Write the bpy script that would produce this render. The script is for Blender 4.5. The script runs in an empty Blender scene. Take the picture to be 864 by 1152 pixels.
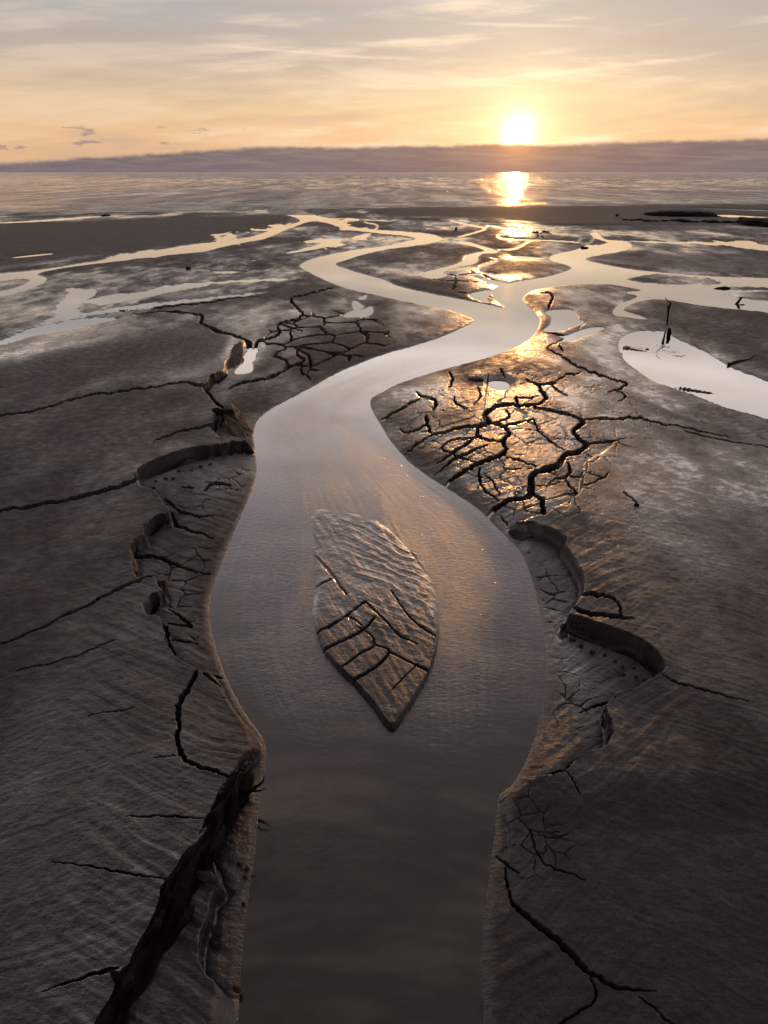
import bpy, bmesh, math, random
import numpy as np
from mathutils import Vector, Matrix
rnd = random.Random(7)
sc = bpy.context.scene
COL = sc.collection
# ------------------------------------------------------------------ camera model (used to survey outlines on the ground)
H = 3.0; F = 800.0; CX = 432.0; CY = 576.0
PT = math.atan(382.0/800.0); CP, SP = math.cos(PT), math.sin(PT)
SUN_EL = math.radians(2.55); SUN_AZ = math.radians(9.5)      # azimuth right of +Y

def P(px, py, h=0.0):
    r = (px-CX)/F; u = (CY-py)/F
    y = CP+u*SP; z = -SP+u*CP
    t = (H-h)/(-z)
    return r*t, y*t
def ground_px(X, Y):
    t = Y*CP+H*SP
    return CX+F*X/t, CY-F*(Y*SP-H*CP)/t
def lift(pts, h):
    """outline seen on a surface h metres up -> survey coordinates of the ground below it"""
    out = []
    for p in pts:
        X, Y = P(p[0], p[1], h); a, b = ground_px(X, Y)
        out.append((a, b)+tuple(p[2:]))
    return out

# ------------------------------------------------------------------ noise
_r = np.random.RandomState(3); TAB = _r.rand(256, 256).astype(np.float32)
def vn(x, y, s=0):
    x = x+s*17.31; y = y+s*9.77
    xi = np.floor(x); yi = np.floor(y); fx = (x-xi).astype(np.float32); fy = (y-yi).astype(np.float32)
    xi = xi.astype(np.int64) & 255; yi = yi.astype(np.int64) & 255
    x1 = (xi+1) & 255; y1 = (yi+1) & 255
    fx = fx*fx*fx*(fx*(fx*6-15)+10); fy = fy*fy*fy*(fy*(fy*6-15)+10)
    a = TAB[xi, yi]; b = TAB[x1, yi]; c = TAB[xi, y1]; d = TAB[x1, y1]
    return (a+(b-a)*fx)*(1-fy)+(c+(d-c)*fx)*fy
def fbm(x, y, o=4, s=0, g=.5):
    v = 0; a = 1; t = 0; c, q = .8, .6
    for i in range(o):
        v = v+a*(vn(x, y, s+i*3)-.5); t += a; a *= g
        x, y = 2.03*(c*x+q*y), 2.03*(-q*x+c*y)
    return v/t*2
def sst(a, b, x):
    t = np.clip((x-a)/(b-a), 0, 1); return t*t*(3-2*t)

# ------------------------------------------------------------------ ground grid: columns fan out from below the camera, rows run across
def spread(a, step, n, g):
    o = []; s = step
    for i in range(n):
        s *= g; a += s; o.append(a)
    return o
core = list(np.arange(-30, 895, 1.0))
cols = np.array([2*core[0]-v for v in spread(core[0], 1, 60, 1.13)][::-1]+core+spread(core[-1], 1, 60, 1.13))
cols = np.unique(cols)
rows_in = []
y = 224.0
while y < 1190:
    rows_in.append(y); y += .45 if y < 300 else (.6 if y < 420 else .85)
rowY = [P(CX, v)[1] for v in rows_in]
last = rowY[-1]; step = rowY[-2]-rowY[-1]
ry = list(rowY)
for i in range(60):
    step *= 1.09; last -= step
    ry.append(last)
    if last < -30: break
RY = np.array(ry[::-1])                    # ascending Y
RW = np.maximum(RY*CP+H*SP, 1.25)
S = (cols-CX)/F
X = (S[None, :]*RW[:, None]); Y = np.repeat(RY[:, None], len(cols), 1)
T = np.repeat(RW[:, None], len(cols), 1)
GX = np.repeat(cols[None, :], len(RY), 0)
gy = CY-F*(RY*SP-H*CP)/np.maximum(RY*CP+H*SP, .05)
gy = np.where(gy > 6000, 6000, gy)
GY = np.repeat(gy[:, None], len(cols), 1)
NR, NC = X.shape
gyd = -gy                                   # ascending for searchsorted
print('grid', NR, NC)

# ------------------------------------------------------------------ outlines
def smooth(pts, closed=False, n=6):
    p = [np.array(q, float) for q in pts]; out = []
    N = len(p); rng = range(N if closed else N-1)
    for i in rng:
        if closed: a, b, c, d = p[i-1], p[i], p[(i+1) % N], p[(i+2) % N]
        else: a, b, c, d = p[max(i-1, 0)], p[i], p[i+1], p[min(i+2, N-1)]
        for k in range(n):
            t = k/n
            out.append(.5*((2*b)+(-a+c)*t+(2*a-5*b+4*c-d)*t*t+(-a+3*b-3*c+d)*t**3))
    if not closed: out.append(p[-1])
    return out
def jag(pts, amp=.12, cap=1.2, depth=3, closed=False):
    p = [np.array(q, float) for q in pts]
    if closed: p.append(p[0])
    for k in range(depth):
        o = []
        for a, b in zip(p[:-1], p[1:]):
            o.append(a); d = b-a; L = math.hypot(d[0], d[1])
            if L > 2.2:
                m = (a+b)/2; w = max(-cap, min(cap, rnd.gauss(0, amp*L)))
                m[0] += -d[1]/L*w; m[1] += d[0]/L*w*.7; o.append(m)
        o.append(p[-1]); p = o
    if closed: p = p[:-1]
    return p
def inside(poly):
    q = np.array([(a[0], a[1]) for a in poly]); n = len(q)
    m = np.zeros((NR, NC), bool)
    lo, hi = q[:, 1].min(), q[:, 1].max()
    idx = np.where((gy >= lo) & (gy <= hi))[0]
    x0, y0 = q[:, 0], q[:, 1]; x1, y1 = np.roll(x0, -1), np.roll(y0, -1)
    for j in idx:
        yy = gy[j]; c = (y0 > yy) != (y1 > yy)
        if not c.any(): continue
        xs = np.sort(x0[c]+(yy-y0[c])*(x1[c]-x0[c])/(y1[c]-y0[c]))
        k = np.searchsorted(xs, cols); m[j] = (k & 1) == 1
    return m
def box(x0, x1, y0, y1):
    c0, c1 = np.searchsorted(cols, x0), np.searchsorted(cols, x1)
    r0, r1 = np.searchsorted(gyd, -y1), np.searchsorted(gyd, -y0)
    return slice(r0, r1), slice(c0, c1)
def dist(pts, R, closed=False, ys=1.0, out=None):
    """distance in survey pixels to a polyline, capped at R"""
    D = np.full((NR, NC), R, np.float32) if out is None else out
    q = [(a[0], a[1]) for a in pts]
    if closed: q = q+[q[0]]
    for (ax, ay), (bx, by) in zip(q[:-1], q[1:]):
        sl = box(min(ax, bx)-R, max(ax, bx)+R, min(ay, by)-R/ys, max(ay, by)+R/ys)
        gx = GX[sl]-ax; g2 = (GY[sl]-ay)*ys
        if gx.size == 0: continue
        dx, dy = bx-ax, (by-ay)*ys; L = dx*dx+dy*dy+1e-9
        t = np.clip((gx*dx+g2*dy)/L, 0, 1)
        d = np.hypot(gx-t*dx, g2-t*dy)
        D[sl] = np.minimum(D[sl], d)
    return D
def distm(pts, R, out=None, closed=True):
    """distance in metres, capped at R"""
    D = np.full((NR, NC), R, np.float32) if out is None else out
    q = []
    for a in pts: q.append(P(a[0], a[1]))
    if closed: q = q+[q[0]]
    for (ax, ay), (bx, by) in zip(q[:-1], q[1:]):
        r0 = np.searchsorted(RY, min(ay, by)-R); r1 = np.searchsorted(RY, max(ay, by)+R)
        if r1 <= r0: continue
        w0, w1 = RW[r0], RW[r1-1]
        lo = min(ax, bx)-R; hi = max(ax, bx)+R
        c0 = np.searchsorted(S, min(lo/w0, lo/w1)); c1 = np.searchsorted(S, max(hi/w0, hi/w1))
        sl = (slice(r0, r1), slice(c0, c1))
        gx = X[sl]-ax; g2 = Y[sl]-ay; dx, dy = bx-ax, by-ay; L = dx*dx+dy*dy+1e-9
        t = np.clip((gx*dx+g2*dy)/L, 0, 1)
        D[sl] = np.minimum(D[sl], np.hypot(gx-t*dx, g2-t*dy))
    return D

# ---- water outlines (survey px)
MAIN = [(432,281),(406,287),(391,292),(377,297),(390,303),(410,309),(432,315),(447,322),(482,330),(519,337),(544,342),(567,346),
 (557,336),(554,329),(562,322),(582,317),(612,312),(632,307),(643,302),(637,298),(620,293),(622,287),(648,281),(660,276),(668,268),(664,263),(672,262),(680,269),(700,271),(710,275),(708,280),(693,284),
 (680,286),(658,291),(673,296),(698,301),(723,304.5),(748,307),(798,310.5),(864,313),(960,316),
 (960,372),(864,352),(798,345),(755,338),(733,337),(713,341),(700,348),(712,353),(728,359),(700,356.5),(690,352),(698,342),(718,334),(705,329),(722,326.5),(700,322),(685,320),(668,320),(648,320),
 (612,324.5),(597,328),(588,335),(590,341),(602,352),(607,361),(604,371),(594,382),(578,391),(555,400),(530,407),(500,415),(470,424),(445,433),(430,441),(419,447),(416,454),(420,465),(428,478),(436,492),(447,506),(460,520),(480,535),(500,548),(522,562),
 (540,575),(551,586),(565,600),(586,623),(599,655),(608,695),(614,730),(615,750),(613,780),(609,800),(601,830),(591,857),(578,880),(563,893),(560,900),(556,940),(552,965),(550,990),(546,1020),(543,1055),(543,1152),(545,1500),
 (255,1500),(268,1152),(271,1100),(274,1060),(280,1010),(284,985),(288,950),(292,905),(297,875),(300,850),(297,834),(290,821),(277,803),(266,785),(254,760),(245,735),(238,708),(236,690),(237,672),(245,648),(256,619),(268,590),(281,560),(289,532),
 (288,510),(286,490),(290,474),(306,460),(336,444),(376,422),(400,411),(432,399),(470,388),(500,378),(524,367),(533,361),(528,357),(507,350),(469,342),(432,334),(396,326),(378,320),(366,315),(354,309),(342,303),(338,299),(345,294),(356,290),(378,285),(406,280),(432,277),
 (457,271.5),(468,268.5),(457,265.5),(432,263),(400,259.5),(385,256.5),(372,252),(352,249),(330,255),(312,263),(296,269),(280,272),(254,277),(230,283),(216,284.5),(175,288.5),(125,295),(75,301),(42,308),(52,313),(46,320),(25,327),(0,333),(-60,345),(-60,341),(0,328),(22,322),(34,315),(20,314),(0,316.5),(-60,322),
 (-60,312),(0,307.5),(37,304.5),(75,299),(125,291),(175,282),(216,275),(245,272),(279,267),(300,261),(322,254),(338,248.5),(327,243),(310,240),(300,236),(330,235),(350,241),(372,246.5),(386,251),(398,255.5),(440,259.5),(475,262),(492,265.5),(498,269),(490,272.5),(469,276)]
WATER = [
 (MAIN, 1),
 ([(473,308),(482,305),(517,296),(524,288),(537,284),(547,281.5),(530,276.5),(509,272.5),(525,272),(541,276.5),(559,282),(556,285),(543,285.5),(537,289),(537,293),(531,297.5),(514,300.5),(499,306),(502,310.5),(489,313.5),(477,312)], 1),
 ([(700,380),(710,375),(723,372.5),(748,374),(760,381),(778,389),(803,402),(823,414),(864,430),(960,470),(960,500),(864,471),(823,460),(788,447),(760,437),(738,430),(722,420),(706,408),(698,397),(696,387)], 2),
 ([(635,380),(645,375),(664,369),(680,369),(671,373),(655,380),(640,385)], 1),
 ([(614,352),(622,349),(642,349),(651,359),(655,363),(642,369),(629,373),(612,372),(619,365),(620,357)], 2),
 ([(387,357),(397,349),(409,348),(418,345),(416,355)], 0),
 ([(397,340),(401,339),(409,346),(399,348)], 0), ([(403,336),(412,332),(410,337)], 0),
 ([(273,402),(287,393),(284,406),(283,418),(267,421),(265,417),(272,409)], 0),
 ([(-60,398),(0,383),(35,370),(69,363),(97,358),(134,359),(102,367),(69,375),(37,381),(0,388),(-60,408)], 3),
 ([(102,328),(90,325),(74,325),(81,335),(66,347),(67,355),(52,363),(78,358),(92,353),(80,346),(93,337)], 3),
 ([(100,338),(125,332),(162,328),(185,322),(215,320.5),(237,320),(225,323),(200,327),(176,332),(150,337),(135,340),(113,343)], 2),
 ([(0,250),(50,247.2),(110,243),(109,244.6),(60,248.8),(0,251.6),(-80,253),(-80,251)], 0),
 ([(16,289.4),(40,286.4),(57,285),(56,286.5),(20,290.3)], 0),
 ([(120,292),(135,286),(150,285),(170,281),(180,287),(150,291)], 3),
 ([(549,432),(556,429),(568,430),(573,434),(570,439),(556,438)], 0),
 ([(771,234),(800,234.6),(864,236.6),(960,239),(960,240.4),(864,238),(800,235.8)], 0),
 ([(803,241),(818,241.4),(864,244),(960,248),(960,251),(864,246.4),(820,244.6),(806,243)], 1),
 ([(700,271.6),(755,272),(798,273),(838,272),(864,277),(960,286),(960,293),(864,282.5),(828,277),(798,275),(740,273.4)], 2),
 ([(576,288),(590,288.4),(610,290.6),(590,291.4)], 0),
 ([(536,312),(556,316),(572,319),(586,321),(568,323),(550,319)], 2),
 ([(528,332),(545,327),(560,328),(548,334),(550,340),(538,338)], 2),
 ([(355,276),(375,270),(384,271),(370,277),(340,283),(322,285)], 1),
 ([(352,272),(372,268.5),(386,269.5),(366,273)], 1), ([(395,268),(414,262.5),(416,265),(404,270)], 1),
 ([(253,333),(200,338.5),(140,345),(60,358),(60,361),(140,348.5),(200,342),(260,334.5),(300,329)], 3),
 ([(287,314),(318,313.4),(322,315),(290,317),(200,322),(190,321)], 3),
]
STREAMS = [  # polylines x, y, half width (survey px)
 [(508,249,.7),(523,252,1.1),(537,255,1.2),(547,257,1.2),(538,261,.9),(523,265,1.1),(515,267,.7)],
 [(547,257,.6),(552,254,1),(569,257,1.3),(591,258.4,1.5),(580,262,1.1),(563,264,1.3),(561,267,1.3),(570,269,1.2),(590,270,1.3),(612,270.5,1),(640,272,.9),(660,274,.8)],
 [(595,271,.8),(588,275,1.5),(578,280,1.4),(562,281,.8)],
 [(553,290,.8),(560,293,1.6),(540,301,1.8),(541,306,1.4),(556,309,1)],
 [(260,270,.6),(240,265,1.4),(250,271,1.2)], [(282,258,1.4),(300,259,1.2),(318,256,1)],
 [(352,245,.8),(400,247,.6),(440,249,.6)], [(410,250,.7),(425,254,.8),(420,260,.9)],
]
# islets of mud standing inside the broad right-hand water
ISLETS = [
 ([(705,314.5),(735,308.5),(770,311),(800,317),(775,320),(740,319.5)], 1),
 ([(773,312.5),(800,314),(812,318),(800,321),(785,318)], 3),
 ([(812,324),(835,323),(900,326),(860,327.6)], 2),
 ([(815,331),(850,328.4),(960,331),(960,346),(840,336)], 1),
 ([(655,268),(672,269),(684,273),(672,276),(652,274)], 2),
]
# ---- cracks : (points with half width px, height they are seen at)
CR = [
 # right-hand deep cracks
 ([(607,433,1.6),(610,441,2.2),(614,447,2.4),(609,454,2.4),(600,456.5,2.2),(583,457,2),(566,456.5,2.8),(555,460,3),(547,465,2.8),(546,470,2.6),(551,476,2.4),(538,480.5,2.2),(520,480.5,1.4),(505,484.5,1.4),(486,488,1.5),(474,495,1.3),(455,508.5,.9)], .05),
 ([(581,446,1.8),(582,455,1.6)], .05), ([(582,447,1),(596,448,.8),(605,446,.8)], .05),
 ([(551,476,2),(560,479,1.6),(568,481.5,1.8),(573,489,2),(564.5,496,2.2),(569,507,2.6),(563,513,2.8),(548,518.5,3),(533,523,2.8),(520,531,2.4),(509,537,1.8),(500,544,1)], .05),
 ([(538,481,2),(537,489,2.2),(544,493.5,1.4),(562,497,1.4)], .05),
 ([(537,491.5,1.6),(520,502,1.8),(511,507.6,1.6),(492,519,.9)], .05),
 ([(548,501,1.2),(515,514,1.6),(489,531,.8)], .05), ([(537,520,1),(511,511,1.2),(496,503,1),(511,494,1),(533,493,1)], .05),
 ([(486,488,1.6),(480.5,477,1.8),(479.6,468,1.8)], .05), ([(479.6,478,1),(457,485,.9),(450,480,.6)], .05),
 ([(468.5,440,1.6),(474,445.5,1.6),(485,448,1.8),(491,455,2),(487,461,.8)], .05), ([(472,448,1.2),(429.6,469.6,1.6)], .05),
 ([(511,447,1),(513,455,1),(526,460,.6)], .05),
 ([(601.5,459,1.6),(620,462,2),(638.5,466,2),(652,471,2.2),(656,476,3),(646,483,3),(646,488,2.6),(653,494.5,2.8),(660,501,3.4),(649,508,3.4),(635,511.5,3.6),(629,522,4),(620,526,4.4),(605,530,4),(598,537,4),(597,548,4.2),(599,556,4),(590,559.5,3.6),(575,561,3.2),(562.6,566,3),(553,572,2.8),(548,579,1.6)], .06),
 ([(600,556,3.4),(609,561,3),(611,572,3),(611,581,2.8),(605,585,2),(593,588,1.6),(580,591,1.2)], .06),
 ([(655,472,1.4),(680,471,1.7),(700,471,1.5),(720,469,1.8),(738,475,.8),(773,481,.7),(823,492,.5)], .06),
 ([(661,498,1.6),(680,497,1),(698,494,.5)], .06),
 ([(638.5,520,1.4),(641,528,1.6),(637,536,1.4),(624,538,1),(618,543.5,.5)], .06),
 ([(637,537,1),(642,548,1.1),(650.5,556.5,1.2),(642,567,1.2),(639,573,2)], .06), ([(650,556,1),(677,542.6,1.1),(685,535,.5)], .06), ([(642,535,.5),(664,537,.6),(677,543,.6)], .06),
 ([(601,473,1),(585,476,1.2),(568,480,1.2)], .05), ([(601,474,.9),(605,485,.8),(612,491,.7),(635,507,.6)], .05),
 ([(540,526,1.2),(543,546,1.1),(561,562,.8)], .05), ([(570,515,.8),(585,519,1),(603,526,1)], .05), ([(569,463,.8),(573,470,.8),(557,476,.7)], .05),
 ([(545,532,.5),(555,541,.7),(562,556,.5)], .05), ([(563,577,.5),(571,588,1)], .05),
 ([(591,426,.7),(607,432,1.1),(620,430,1.2),(635,423,1)], .05), ([(620,430,1.1),(625,437,1),(638,445,.5)], .05),
 ([(616,348,1),(621,338,1.4),(619,331,1.2),(609,330,.9)], .02), ([(643,349,1),(650,359,1.3),(656,364,1.8),(651,369,1)], .02),
 ([(612,374,1),(637,376,1.3),(633,382,1.2),(615,391,.7),(622,396,.8),(633,402.6,1.1),(651,414,1.2),(671,420.5,1.1),(693,428.6,.9),(706,432,1.1),(692,440,.8),(684,442,.5)], .04),
 ([(629,388,1),(633,395,1)], .04), ([(653,419,.8),(635,423,.7)], .04), ([(692,439,.5),(704,446,.6),(696,452,.4)], .04),
 ([(563,415,.8),(568,424,.8)], .03), ([(505,418,1),(510,427,1),(505,437,.6)], .04), ([(537,434,.7),(541,446,.7),(534,456,.6)], .04),
 # left cluster
 ([(374,325,1.2),(349,331,1),(327,337,1.1),(333,346,1.2),(340,352,1.2),(337,359,1.3),(313,366,1.4),(315,375,1.4),(309,380,1.4),(298,382,1.4),(289,386,1.4),(287,396,1.2),(285,404,1)], .03),
 ([(300,426,1.2),(319,418.6,1.1),(339,409,1.2),(342,406,1.2),(336,402,1.2),(334,394,1.2)], .03), ([(342,407,.9),(338,417,.9),(349,426,.6)], .03),
 ([(313,366,1),(340,373,.6)], .03), ([(318,420,1),(298,428,1.5),(270,432,1.3),(258,438,1.2)], .03),
 # long left lines
 ([(-60,490,.8),(0,472.5,.9),(35,468,1),(69,457,1.1),(99,449,1.1),(139,443.5,1),(180,438,.8),(205,433,1),(228,437,1.6),(238,429,2.6),(250,422,3),(254,418,2)], .08),
 ([(-60,594,1.4),(0,579,1.7),(40,572,2),(80,564,2.4),(120,555,2.8),(150,546,2.6),(158,541,1)], .09),
 ([(-60,756,1.2),(0,730,1.4),(60,705,1.5),(120,674,1.6),(150,660,1.4),(173,652,.8)], .09),
 ([(60,361,.4),(104,352,1.2),(150,348,1.5),(200,344,1.5),(252,338,1),(290,334,.6)], .03), ([(150,354,.6),(200,353,1.1),(228,356,1.8),(226,363,2.4),(237,370,2.4),(255,377,2.5),(276,383,2.8),(281,390,3),(277,397,2)], .04),
 ([(173,501,.5),(203,489,.9),(236,482,1.4),(245,474,1.2)], .08), ([(237,484,2.4),(249,493,3),(266,495,2.6)], .05),
 ([(228,438,1.4),(236,443,1.4),(245,455,1.8),(258,462,3),(271,463,2.4)], .06),
 # left bank cracks
 ([(247,512,3),(213,518,5),(182,529,5.5),(160,539,4)], .03), ([(287,508,2.5),(268,507,4),(247,513,3)], .03),
 ([(173,556,1),(182,563,1.4),(194,580,1.8),(201,593,1.8),(222,599,1.2),(240,604,.7)], .04), ([(192,588,1.6),(178,593,3.4),(166,602,2.6)], .04),
 ([(185,561,1),(201,575,1.3),(219,582,1.4),(240,581,.8)], .03), ([(154,619,2.4),(152,627,2.6),(175,628,2.4),(196,635,2),(212,640,1.4),(236,643,.7)], .04),
 ([(230,555,1),(240,547,1.7),(259,547,1.2)], .02), ([(205,551,1),(218,552,1.6)], .02), ([(151,642,1.4),(155,656,1.2)], .05),
 ([(166,697,3),(182,699,2.2),(188,709,2.8),(189,726,3.2),(199,742,3.2),(217,753,2.8),(231,758,4.2),(240,756,3),(248,756,2)], .06),
 ([(168,688,3),(178,677,3)], .05),
 ([(221,760,3.4),(216,772,3),(208,785,3),(202,797,3),(202,814,3),(201,843,3),(209,860,3),(224,867.5,2.6),(244,872,2.4),(258,880,3)], .08),
 ([(189,684,.8),(201,691,1),(215,702.5,2.2)], .04), ([(189,700,.8),(215,704,1.2)], .04), ([(192,717.5,.8),(222,721,.6)], .05),
 ([(229,765,1.6),(238,774,1.6),(250,781,1)], .03), ([(252,797,.8),(262,797,1.8)], .02),
 # bottom left
 ([(50,1122,.6),(100,1103,2.2),(134,1094,3)], .08), ([(60,975,.4),(100,980,.9),(129,986,1.1),(158,990,1.3),(192,994,1.2)], .08), ([(143,925,.6),(186,924,1),(230,926,1)], .08), ([(175,857,.6),(198,854,.9)], .09),
 ([(20,760,.4),(80,745,.7),(130,725,.5)], .09), ([(100,810,.4),(150,800,.6)], .09),
 # right lower scarps
 ([(652,674,3),(670,675,3.2),(684,677,2.2),(692,683,1.2),(697,692,1.2),(698,701,1)], .06), ([(643,690,2.6),(660,696,3.2),(680,700,3.2),(697,702,2.6),(712,704,.8)], .05),
 ([(636,706,5),(652,711,7),(675,720,7.5),(700,730,8),(718,740,8),(732,750,7),(738,760,5)], .02),
 ([(742,764,1.4),(765,775,1.2),(800,785,.8),(840,795,.5)], .08),
 ([(712,781,1.6),(700,783,3),(692,784,3.4),(688,788,2.6),(690,794,2)], .05), ([(690,784,1.4),(670,791,1.4),(652,798,.6)], .05),
 ([(680,801,2.2),(682,812,1.6),(686,820,1.8),(685,834,2),(679,844,2),(660,850,1.8),(644,858,1.8),(634,872,1.5),(617,875,1.2),(599,879,1.2),(580,884,1),(563,893,1.6)], .07),
 ([(644,858,1.2),(619,865,1.2),(601,875,.8)], .07), ([(634,872,.6),(645,884,.6),(652,896,.4)], .07),
 ([(559,956,1.2),(570,969,1.4),(585,980,1)], .05), ([(569,969,1),(574,1002,2),(580,1013,3),(603,1034,4),(631,1056,4.2),(653,1080,4),(666,1092,3.6),(692,1106,3),(715,1110,1.6),(739,1112,.7)], .07),
 ([(665,1095,1.4),(671,1120,1.4),(650,1137,1.6),(631,1149,2),(610,1170,2)], .06), ([(720,1119,.9),(740,1135,1.1),(765,1156,1.2)], .07),
 ([(596,930,.8),(606,958,1),(617,972,1),(639,980,1.2),(659,988,.8)], .06), ([(606,936,.5),(622,940,.6),(640,936,.4)], .06),
 ([(770,484,.4),(800,492,.5),(864,504,.5)], .06), ([(700,560,.4),(714,571,.6),(716,577,.8)], .06),
]
LEDGE_L = [(-80,470),(0,400),(60,364),(104,353.5),(150,350),(200,346),(228,356),(226,363),(237,371),(255,378),(275,384),(270,392),(262,401),(254,410),(251,421),(237,431),(228,438),(237,450),(252,462),(253,472),(238,482),(248,494),(267,493),(280,499),(287,503),(268,505),(247,510),(213,516),(182,526),(158,535),(152,541),(159,551),(173,555),(182,563),(194,580),(191,587),(178,590),(163,599),(165,609),(151,618),(150,628),(151,642),(156,656),(173,652),(179,662),(186,672),(176,674),(163,688),(167,697),(182,699),(187,709),(188,726),(197,742),(217,753),(233,757),
 (244,764),(252,778),(262,795),(276,812),(291,828),(293,838),(280,850),(268,868),(258,885),(246,905),(236,930),(232,960),(245,985),(250,1003),(241,1010),(237,1033),(227,1065),(225,1085),(235,1102),(256,1117),(270,1111),(266,1140),(262,1300),(-2500,1300),(-2500,600)]
LEDGE_R = [(573,592),(599,593),(619,601),(636,611),(635,620),(648,640),(656,657),(654,672),(647,682),(638,695),(631,705),(640,700),(667,709),(705,722),(729,737),(745,752),(744,761),(723,773),(712,780),(690,783),(678,800),(682,812),(684,832),(678,843),(658,849),(642,857),(632,870),(598,878),(575,884),(562,897),(575,930),(570,955),(560,965),(556,1000),(548,1036),(533,1054),(545,1080),(550,1300),(2800,1300),(2800,520),(900,500),(820,490),(740,474),(700,470),(690,500),(660,520),(650,560),(612,585)]

# ------------------------------------------------------------------ water distance field
print('water')
inw = np.zeros((NR, NC), bool); dW = np.full((NR, NC), 1.6, np.float32)
for pts, j in WATER:
    pl = smooth(pts, True, 5)
    if j: pl = jag(pl, .10*j, .35*j, 2, True)
    inw |= inside(pl); distm(pl, 1.6, dW)
for st in STREAMS:
    sp = smooth(st, False, 5)
    up = [(a[0], a[1]-a[2]*.75) for a in sp]; dn = [(a[0], a[1]+a[2]*.75) for a in sp][::-1]
    pl = jag(up+dn, .2, .5, 1, True)
    inw |= inside(pl); distm(pl, 1.6, dW)
isl = np.zeros((NR, NC), bool)
for pts, j in ISLETS:
    pl = jag(smooth(pts, True, 4), .12*j, .5*j, 2, True)
    isl |= inside(pl); distm(pl, 1.6, dW)
inw &= ~isl
sd = np.where(inw, -dW, dW)                # metres, negative in water

# ------------------------------------------------------------------ ground height
print('height')
far = sst(7, 25, Y)
Z = np.where(sd > 0, .045*(1-np.exp(-sd/.30))+.004*sst(0, .04, sd), -.05*(1-np.exp(sd/.25))-.006)
land = sst(0.0, .5, sd)
n1 = fbm(X*.35, Y*.35, 4, 1); n2 = fbm(X*1.3, Y*1.3, 4, 5)
Z = Z+land*(.022*n1+.008*n2)
# small wet hollows between the far channels
hol = fbm(X*.7, Y*.26, 5, 21)+.35*fbm(X*2.2, Y*.9, 3, 31)
zone = np.zeros((NR, NC), np.float32)
for pl, k in [([(225,262),(345,238),(480,240),(560,246),(660,258),(640,276),(560,300),(480,300),(400,280),(340,300),(300,312),(200,318),(120,300)], .62),
           ([(0,318),(120,300),(340,300),(330,325),(200,345),(60,362),(-60,380),(-200,330)], .38),
           ([(640,325),(720,330),(700,372),(690,430),(790,455),(760,470),(700,440),(650,400)], .35),
           ([(400,335),(500,352),(520,362),(440,392),(395,405)], .4),
           ([(730,266),(870,262),(980,268),(980,300),(860,290),(740,280)], .5)]:
    m = inside(smooth(pl, True, 4)); d = distm(pl, 1.5)
    zone = np.maximum(zone, np.where(m, sst(0, 1.5, d)*k, 0)*(1-.75*sst(430, 460, GX)*(1-sst(640, 660, GX))))
cut = zone*sst(.08, .34, hol)
Z = np.where(sd > 0, Z*(1-.5*cut)-.05*cut, Z)

# silt streaks showing through the shallow right-hand pool
pm = inside(smooth([(700,392),(735,385),(775,402),(800,425),(835,445),(864,455),(864,470),(823,460),(788,447),(755,436),(722,420),(705,408)], True, 4))
c_, q_ = math.cos(math.radians(-38)), math.sin(math.radians(-38)); u_ = X*c_+Y*q_; v_ = -X*q_+Y*c_
sk = fbm(u_*.8, v_*5, 4, 88)+.25*fbm(X*5, Y*5, 3, 89)
Z = np.where(pm, Z+.058*sst(.27, .75, sk+.35*sst(440, 400, GY)-.1), Z)
# terraces
def terrace(poly, h, edge, seen, cap=2.2):
    pl = jag(lift(poly, seen), .09, cap, 2, True)
    m = inside(pl); d = dist(pl, 60, True)
    s = np.where(m, d, -d)
    n = fbm(X*2.5, Y*2.5, 3, 77)*1.4
    st = sst(-edge*.5, edge*.5, s+n*.6)
    crest = np.exp(-np.clip(s, 0, 60)/9)*(s > 0)      # plates stand a little proud along their broken edge
    sag = np.exp(-np.abs(s+4)/4)*(s < 0)
    return h*st+.012*crest-.012*sag, s
tl, sL = terrace(LEDGE_L, .075, 4.2, .07)
tr, sR = terrace(LEDGE_R, .075, 4.2, .07); tr = tr*sst(480, 590, GY)*(1-.8*sst(880, 950, GY))
nearw = sst(0, .10, sd)
fadeL = sst(360, 400, GY)
Z = Z+nearw*(tl*(.35+.65*fadeL)*(sst(340, 352, GY))+tr)

# banks are scored by run-off lines
def streak(ang, fx, fy, s, o=3):
    c, q = math.cos(ang), math.sin(ang)
    u = X*c+Y*q; v = -X*q+Y*c
    return fbm(u*fx, v*fy, o, s)
wx = .25*fbm(X*1.5, Y*1.5, 3, 60); 
left = sst(300, 420, -GX+720)              # 1 left of frame centre
Xo, Yo = X, Y
X = X+wx*.35; Y = Y+.09*fbm(Xo*1.5, Yo*1.5, 3, 64)
a1 = streak(math.radians(-28), 1.6, 22, 90); a2 = streak(math.radians(40), 1.6, 20, 95)
b1 = streak(math.radians(30), 1.0, 42, 98, 4); b2 = streak(math.radians(-28), 1.0, 42, 99, 4)
X, Y = Xo, Yo
bank = sst(.02, .12, sd)*(1-sst(.5, 1.1, sd))
lm = (GX < 432).astype(np.float32)
near = 1-sst(5, 14, Y)
Z = Z+near*bank*(.006*(a1*lm+a2*(1-lm)))+near*sst(.2, .6, sd)*.0016*(b1*lm+b2*(1-lm))
# finer grit
Z = Z+sst(0, .05, sd)*near*(.0022*fbm(X*28, Y*28, 2, 41)+.0014*fbm(X*9, Y*9, 3, 44))

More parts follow.
